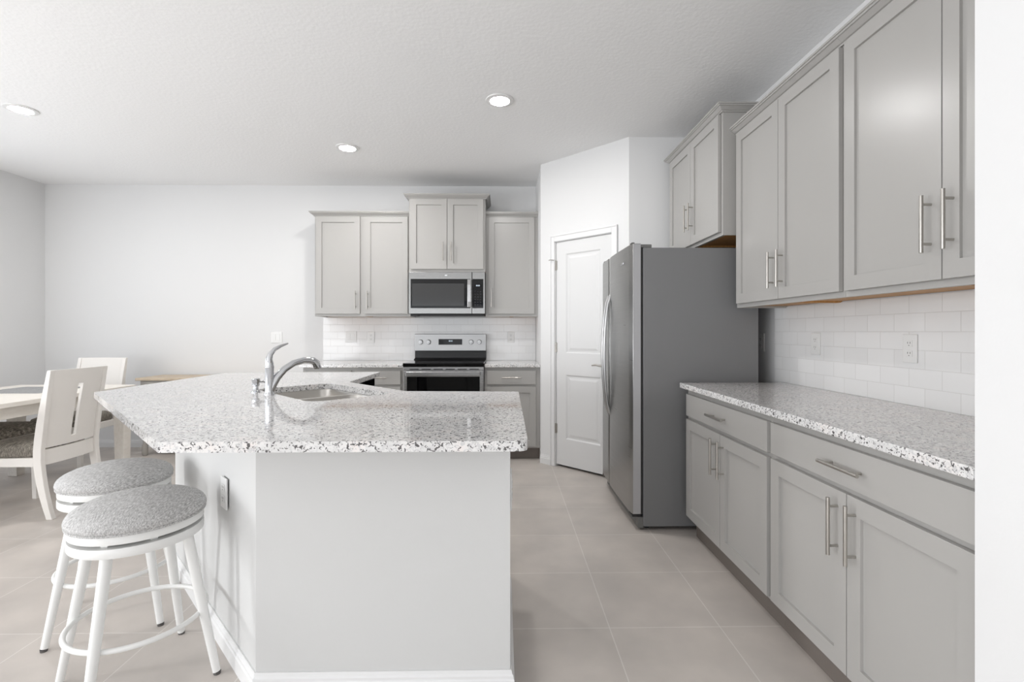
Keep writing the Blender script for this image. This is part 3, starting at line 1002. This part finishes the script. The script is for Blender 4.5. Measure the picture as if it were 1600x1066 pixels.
# ------------------------------------------------------------------ bar stools
def make_stool():
    t = thing('bar_stool', 'nearest white metal bar stool with round grey seat', 'stool', (0, 0, 0), 0, 'bar stools at the island')
    b = MB()
    b.lathe([(0.190, 0.577), (0.197, 0.582), (0.201, 0.592), (0.199, 0.601), (0.193, 0.612), (0.180, 0.623), (0.155, 0.635), (0.115, 0.646), (0.06, 0.653), (0.012, 0.655)], 0, 0, 64)
    cu = b.build('cushion', M_STOOLFAB, t, smooth='all')
    b = MB(); b.tube([(0.196 * math.cos(a * math.pi / 32), 0.196 * math.sin(a * math.pi / 32), 0.5785) for a in range(64)], 0.0035, 8, closed=True)
    b.build('piping', M_STOOLFAB, cu, smooth=True)
    b = MB(); b.lathe([(0.192, 0.549), (0.1925, 0.551), (0.1925, 0.574), (0.191, 0.5765)], 0, 0, 64); b.build('seat_band', M_STOOLMET, t, smooth=True)
    b = MB(); b.lathe([(0.10, 0.5365), (0.10, 0.5485)], 0, 0, 32)
    for k in range(8): b.box(0.12, 0.17, -0.01, 0.01, 0.5365, 0.5485, rz=k * math.pi / 4)
    b.build('swivel', M_STOOLMET, t)
    b = MB(); b.lathe([(0.191, 0.506), (0.1925, 0.508), (0.1925, 0.534), (0.191, 0.536)], 0, 0, 64); b.build('apron_band', M_STOOLMET, t, smooth=True)
    for k in range(4):
        a = k * math.pi / 2
        ca, sa = math.cos(a), math.sin(a)
        b = MB(); b.tube([(0.158 * ca, 0.158 * sa, 0.5055), (0.20 * ca, 0.20 * sa, 0.29), (0.2565 * ca, 0.2565 * sa, 0.010)], [0.0175, 0.0165, 0.0125], 18)
        lg = b.build('leg', M_STOOLMET, t, smooth=True)
        b = MB(); b.lathe([(0.0115, 0.0), (0.0125, 0.0095)], 0.2585 * ca, 0.2585 * sa, 14); b.build('foot_glide', M_GLIDE, lg)
    b = MB(); b.tube([(0.199 * math.cos(a * math.pi / 32), 0.199 * math.sin(a * math.pi / 32), 0.222) for a in range(64)], 0.0085, 12, closed=True)
    b.build('footrest_ring', M_STOOLMET, t, smooth=True)
    return t


s1 = make_stool(); s1.location = (-1.28, 1.729, 0); s1.rotation_euler = (0, 0, math.radians(5))
s2 = copy_tree(s1); s2.location = (-1.670, 2.128, 0); s2.rotation_euler = (0, 0, math.radians(-19))
s2['label'] = 'farther white metal bar stool with round grey seat, closer to the dining chairs'


# ------------------------------------------------------------------ dining chairs (front towards local -y)
def make_chair():
    t = thing('dining_chair', 'cream dining chair with slotted back nearest the island', 'chair', (0, 0, 0), 0, 'dining chairs around the table')
    b = MB(); b.box(-0.215, 0.215, -0.215, 0.182, 0.338, 0.395); b.build('seat_frame', M_CHAIR, t, bevel=0.005)
    b = MB()
    loops = []
    for k, z in ((0.97, 0.3955), (1.0, 0.408), (1.0, 0.436), (0.965, 0.460), (0.82, 0.477), (0.4, 0.484)):
        q = round_poly([(-0.222 * k, -0.228 * k - 0.008), (0.222 * k, -0.228 * k - 0.008), (0.190 * k, 0.192 * k - 0.010), (-0.190 * k, 0.192 * k - 0.010)], 0.035 * k, 5)
        loops.append([(x, y, z) for x, y in q])
    b.loft(loops); b.build('seat_cushion', M_CHAIRFAB, t, smooth='all')

    def yb(z):      # rear sabre curve
        if z < 0.42:
            u = (0.42 - z) / 0.42
            return 0.210 + 0.080 * u ** 1.7
        u = (z - 0.42) / 0.55
        return 0.210 + 0.080 * u ** 1.3
    for s in (-1, 1):
        b = MB()
        lp = []
        for z in (0.0, 0.06, 0.14, 0.22, 0.30, 0.38, 0.45, 0.53, 0.62, 0.72, 0.82, 0.90, 0.968):
            d = 0.026 if z > 0.3 else 0.019 + 0.007 * z / 0.3
            if z > 0.6: d = 0.026 - 0.014 * (z - 0.6) / 0.37
            w0, w1 = (0.195, 0.228)
            y = yb(z)
            xs = (s * w0, s * w1)
            xa, xb_ = min(xs), max(xs)
            lp.append([(xa, y - d, z), (xb_, y - d, z), (xb_, y + d, z), (xa, y + d, z)])
        b.loft(lp); b.build('rear_leg', M_CHAIR, t, bevel=0.003)
        b = MB()
        b.loft([[(s * 0.1925 - w, -0.19 - w, z), (s * 0.1925 + w, -0.19 - w, z), (s * 0.1925 + w, -0.19 + w, z), (s * 0.1925 - w, -0.19 + w, z)] for w, z in ((0.015, 0.0), (0.020, 0.3), (0.0215, 0.3375))])
        b.build('front_leg', M_CHAIR, t, bevel=0.003)
    # curved back panel with vertical slot
    def strip(xa, xb_, z0, z1, n):
        lps = []
        for i in range(n + 1):
            x = xa + (xb_ - xa) * i / n
            bow = 0.020 * (1 - (x / 0.195) ** 2)
            col = []
            zs = [z0 + (z1 - z0) * k / 6 for k in range(7)]
            for z in zs: col.append((x, yb(z) + bow - 0.008, z))
            for z in zs[::-1]: col.append((x, yb(z) + bow + 0.010, z))
            lps.append(col)
        b.loft(lps)
    b = MB()
    strip(-0.1945, -0.020, 0.455, 0.968, 8); strip(0.020, 0.1945, 0.455, 0.968, 8)
    strip(-0.020, 0.020, 0.455, 0.505, 2); strip(-0.020, 0.020, 0.865, 0.968, 2)
    b.build('backrest', M_CHAIR, t)
    b = MB(); strip(-0.1945, 0.1945, 0.345, 0.444, 10); b.build('lower_rail', M_CHAIR, t)
    return t


ch = make_chair(); ch.location = (-3.235, 3.425, 0); ch.rotation_euler = (0, 0, math.radians(-90))
spots = [((-3.885, 4.49, 0), 0, 'cream dining chair at the far end of the table, against the back wall'),
         ((-4.05, 3.92, 0), R90, 'farther cream dining chair on the left side of the table, mostly hidden'),
         ((-4.10, 3.455, 0), R90, 'cream dining chair at the left picture edge, only a seat corner showing')]
for loc, rz, lab in spots:
    c = copy_tree(ch); c.location = loc; c.rotation_euler = (0, 0, rz); c['label'] = lab

# ------------------------------------------------------------------ dining table
dt = thing('dining_table', 'cream rectangular wooden dining table at the left edge of the room', 'table', (-3.70, 3.30, 0))
b = MB(); b.box(-0.485, 0.50, -1.00, 0.985, 0.728, 0.760); b.build('tabletop', M_TABLE, dt, bevel=0.004)
b = MB()
b.box(-0.44, 0.44, 0.89, 0.915, 0.645, 0.7275); b.box(-0.44, 0.44, -0.93, -0.905, 0.645, 0.7275)
b.box(0.415, 0.44, -0.90, 0.885, 0.645, 0.7275); b.box(-0.44, -0.415, -0.90, 0.885, 0.645, 0.7275)
b.build('apron', M_TABLE, dt, bevel=0.002)
for sx in (-1, 1):
    for sy in (-0.915, 0.905):
        b = MB(); cx = sx * 0.445
        b.loft([[(cx - w, sy - w, z), (cx + w, sy - w, z), (cx + w, sy + w, z), (cx - w, sy + w, z)] for w, z in ((0.036, 0.0), (0.042, 0.4), (0.044, 0.7275))])
        b.build('leg', M_TABLE, dt, bevel=0.003)
b = MB(); b.prism(round_poly([(-0.26, 0.375), (0.24, 0.375), (0.24, 0.79), (-0.26, 0.79)], 0.03), 0, 0.004)
o = b.build('placemat', M_MAT); o.location = (-3.70, 3.30, 0.7605)
setp(o, 'grey fabric placemat lying on the cream dining table', 'placemat')

# ------------------------------------------------------------------ console table at the back wall
cn = thing('console_table', 'light wood topped console table against the back wall behind the island', 'console table', (-2.95, 4.99, 0))
b = MB(); b.box(-0.64, 0.64, -0.20, 0.19, 0.742, 0.768); b.build('top', M_CONSOLE, cn, bevel=0.004)
b = MB(); b.box(-0.605, 0.605, -0.175, 0.18, 0.655, 0.7415); b.build('apron', M_CONSOLEB, cn, bevel=0.002)
for k in range(2):
    b = MB(); xa = -0.56 + k * 0.575; b.box(xa, xa + 0.545, -0.185, -0.1755, 0.668, 0.730); d = b.build('drawer', M_CONSOLEB, cn, bevel=0.002)
    b = MB(); b.tube([(xa + 0.2725, -0.185, 0.700), (xa + 0.2725, -0.205, 0.700)], [0.008, 0.012], 12); b.build('knob', M_GLIDE, d)
for sx in (-1, 1):
    for sy in (-0.15, 0.155):
        b = MB(); cx = sx * 0.578
        b.lathe([(0.018, 0), (0.026, 0.02), (0.026, 0.10), (0.016, 0.13), (0.024, 0.35), (0.020, 0.55), (0.026, 0.57), (0.026, 0.6545)], cx, sy, 16)
        b.build('leg', M_CONSOLEB, cn, smooth=True)
b = MB(); b.box(-0.555, 0.555, -0.14, 0.15, 0.10, 0.125); b.build('lower_shelf', M_CONSOLEB, cn, bevel=0.002)
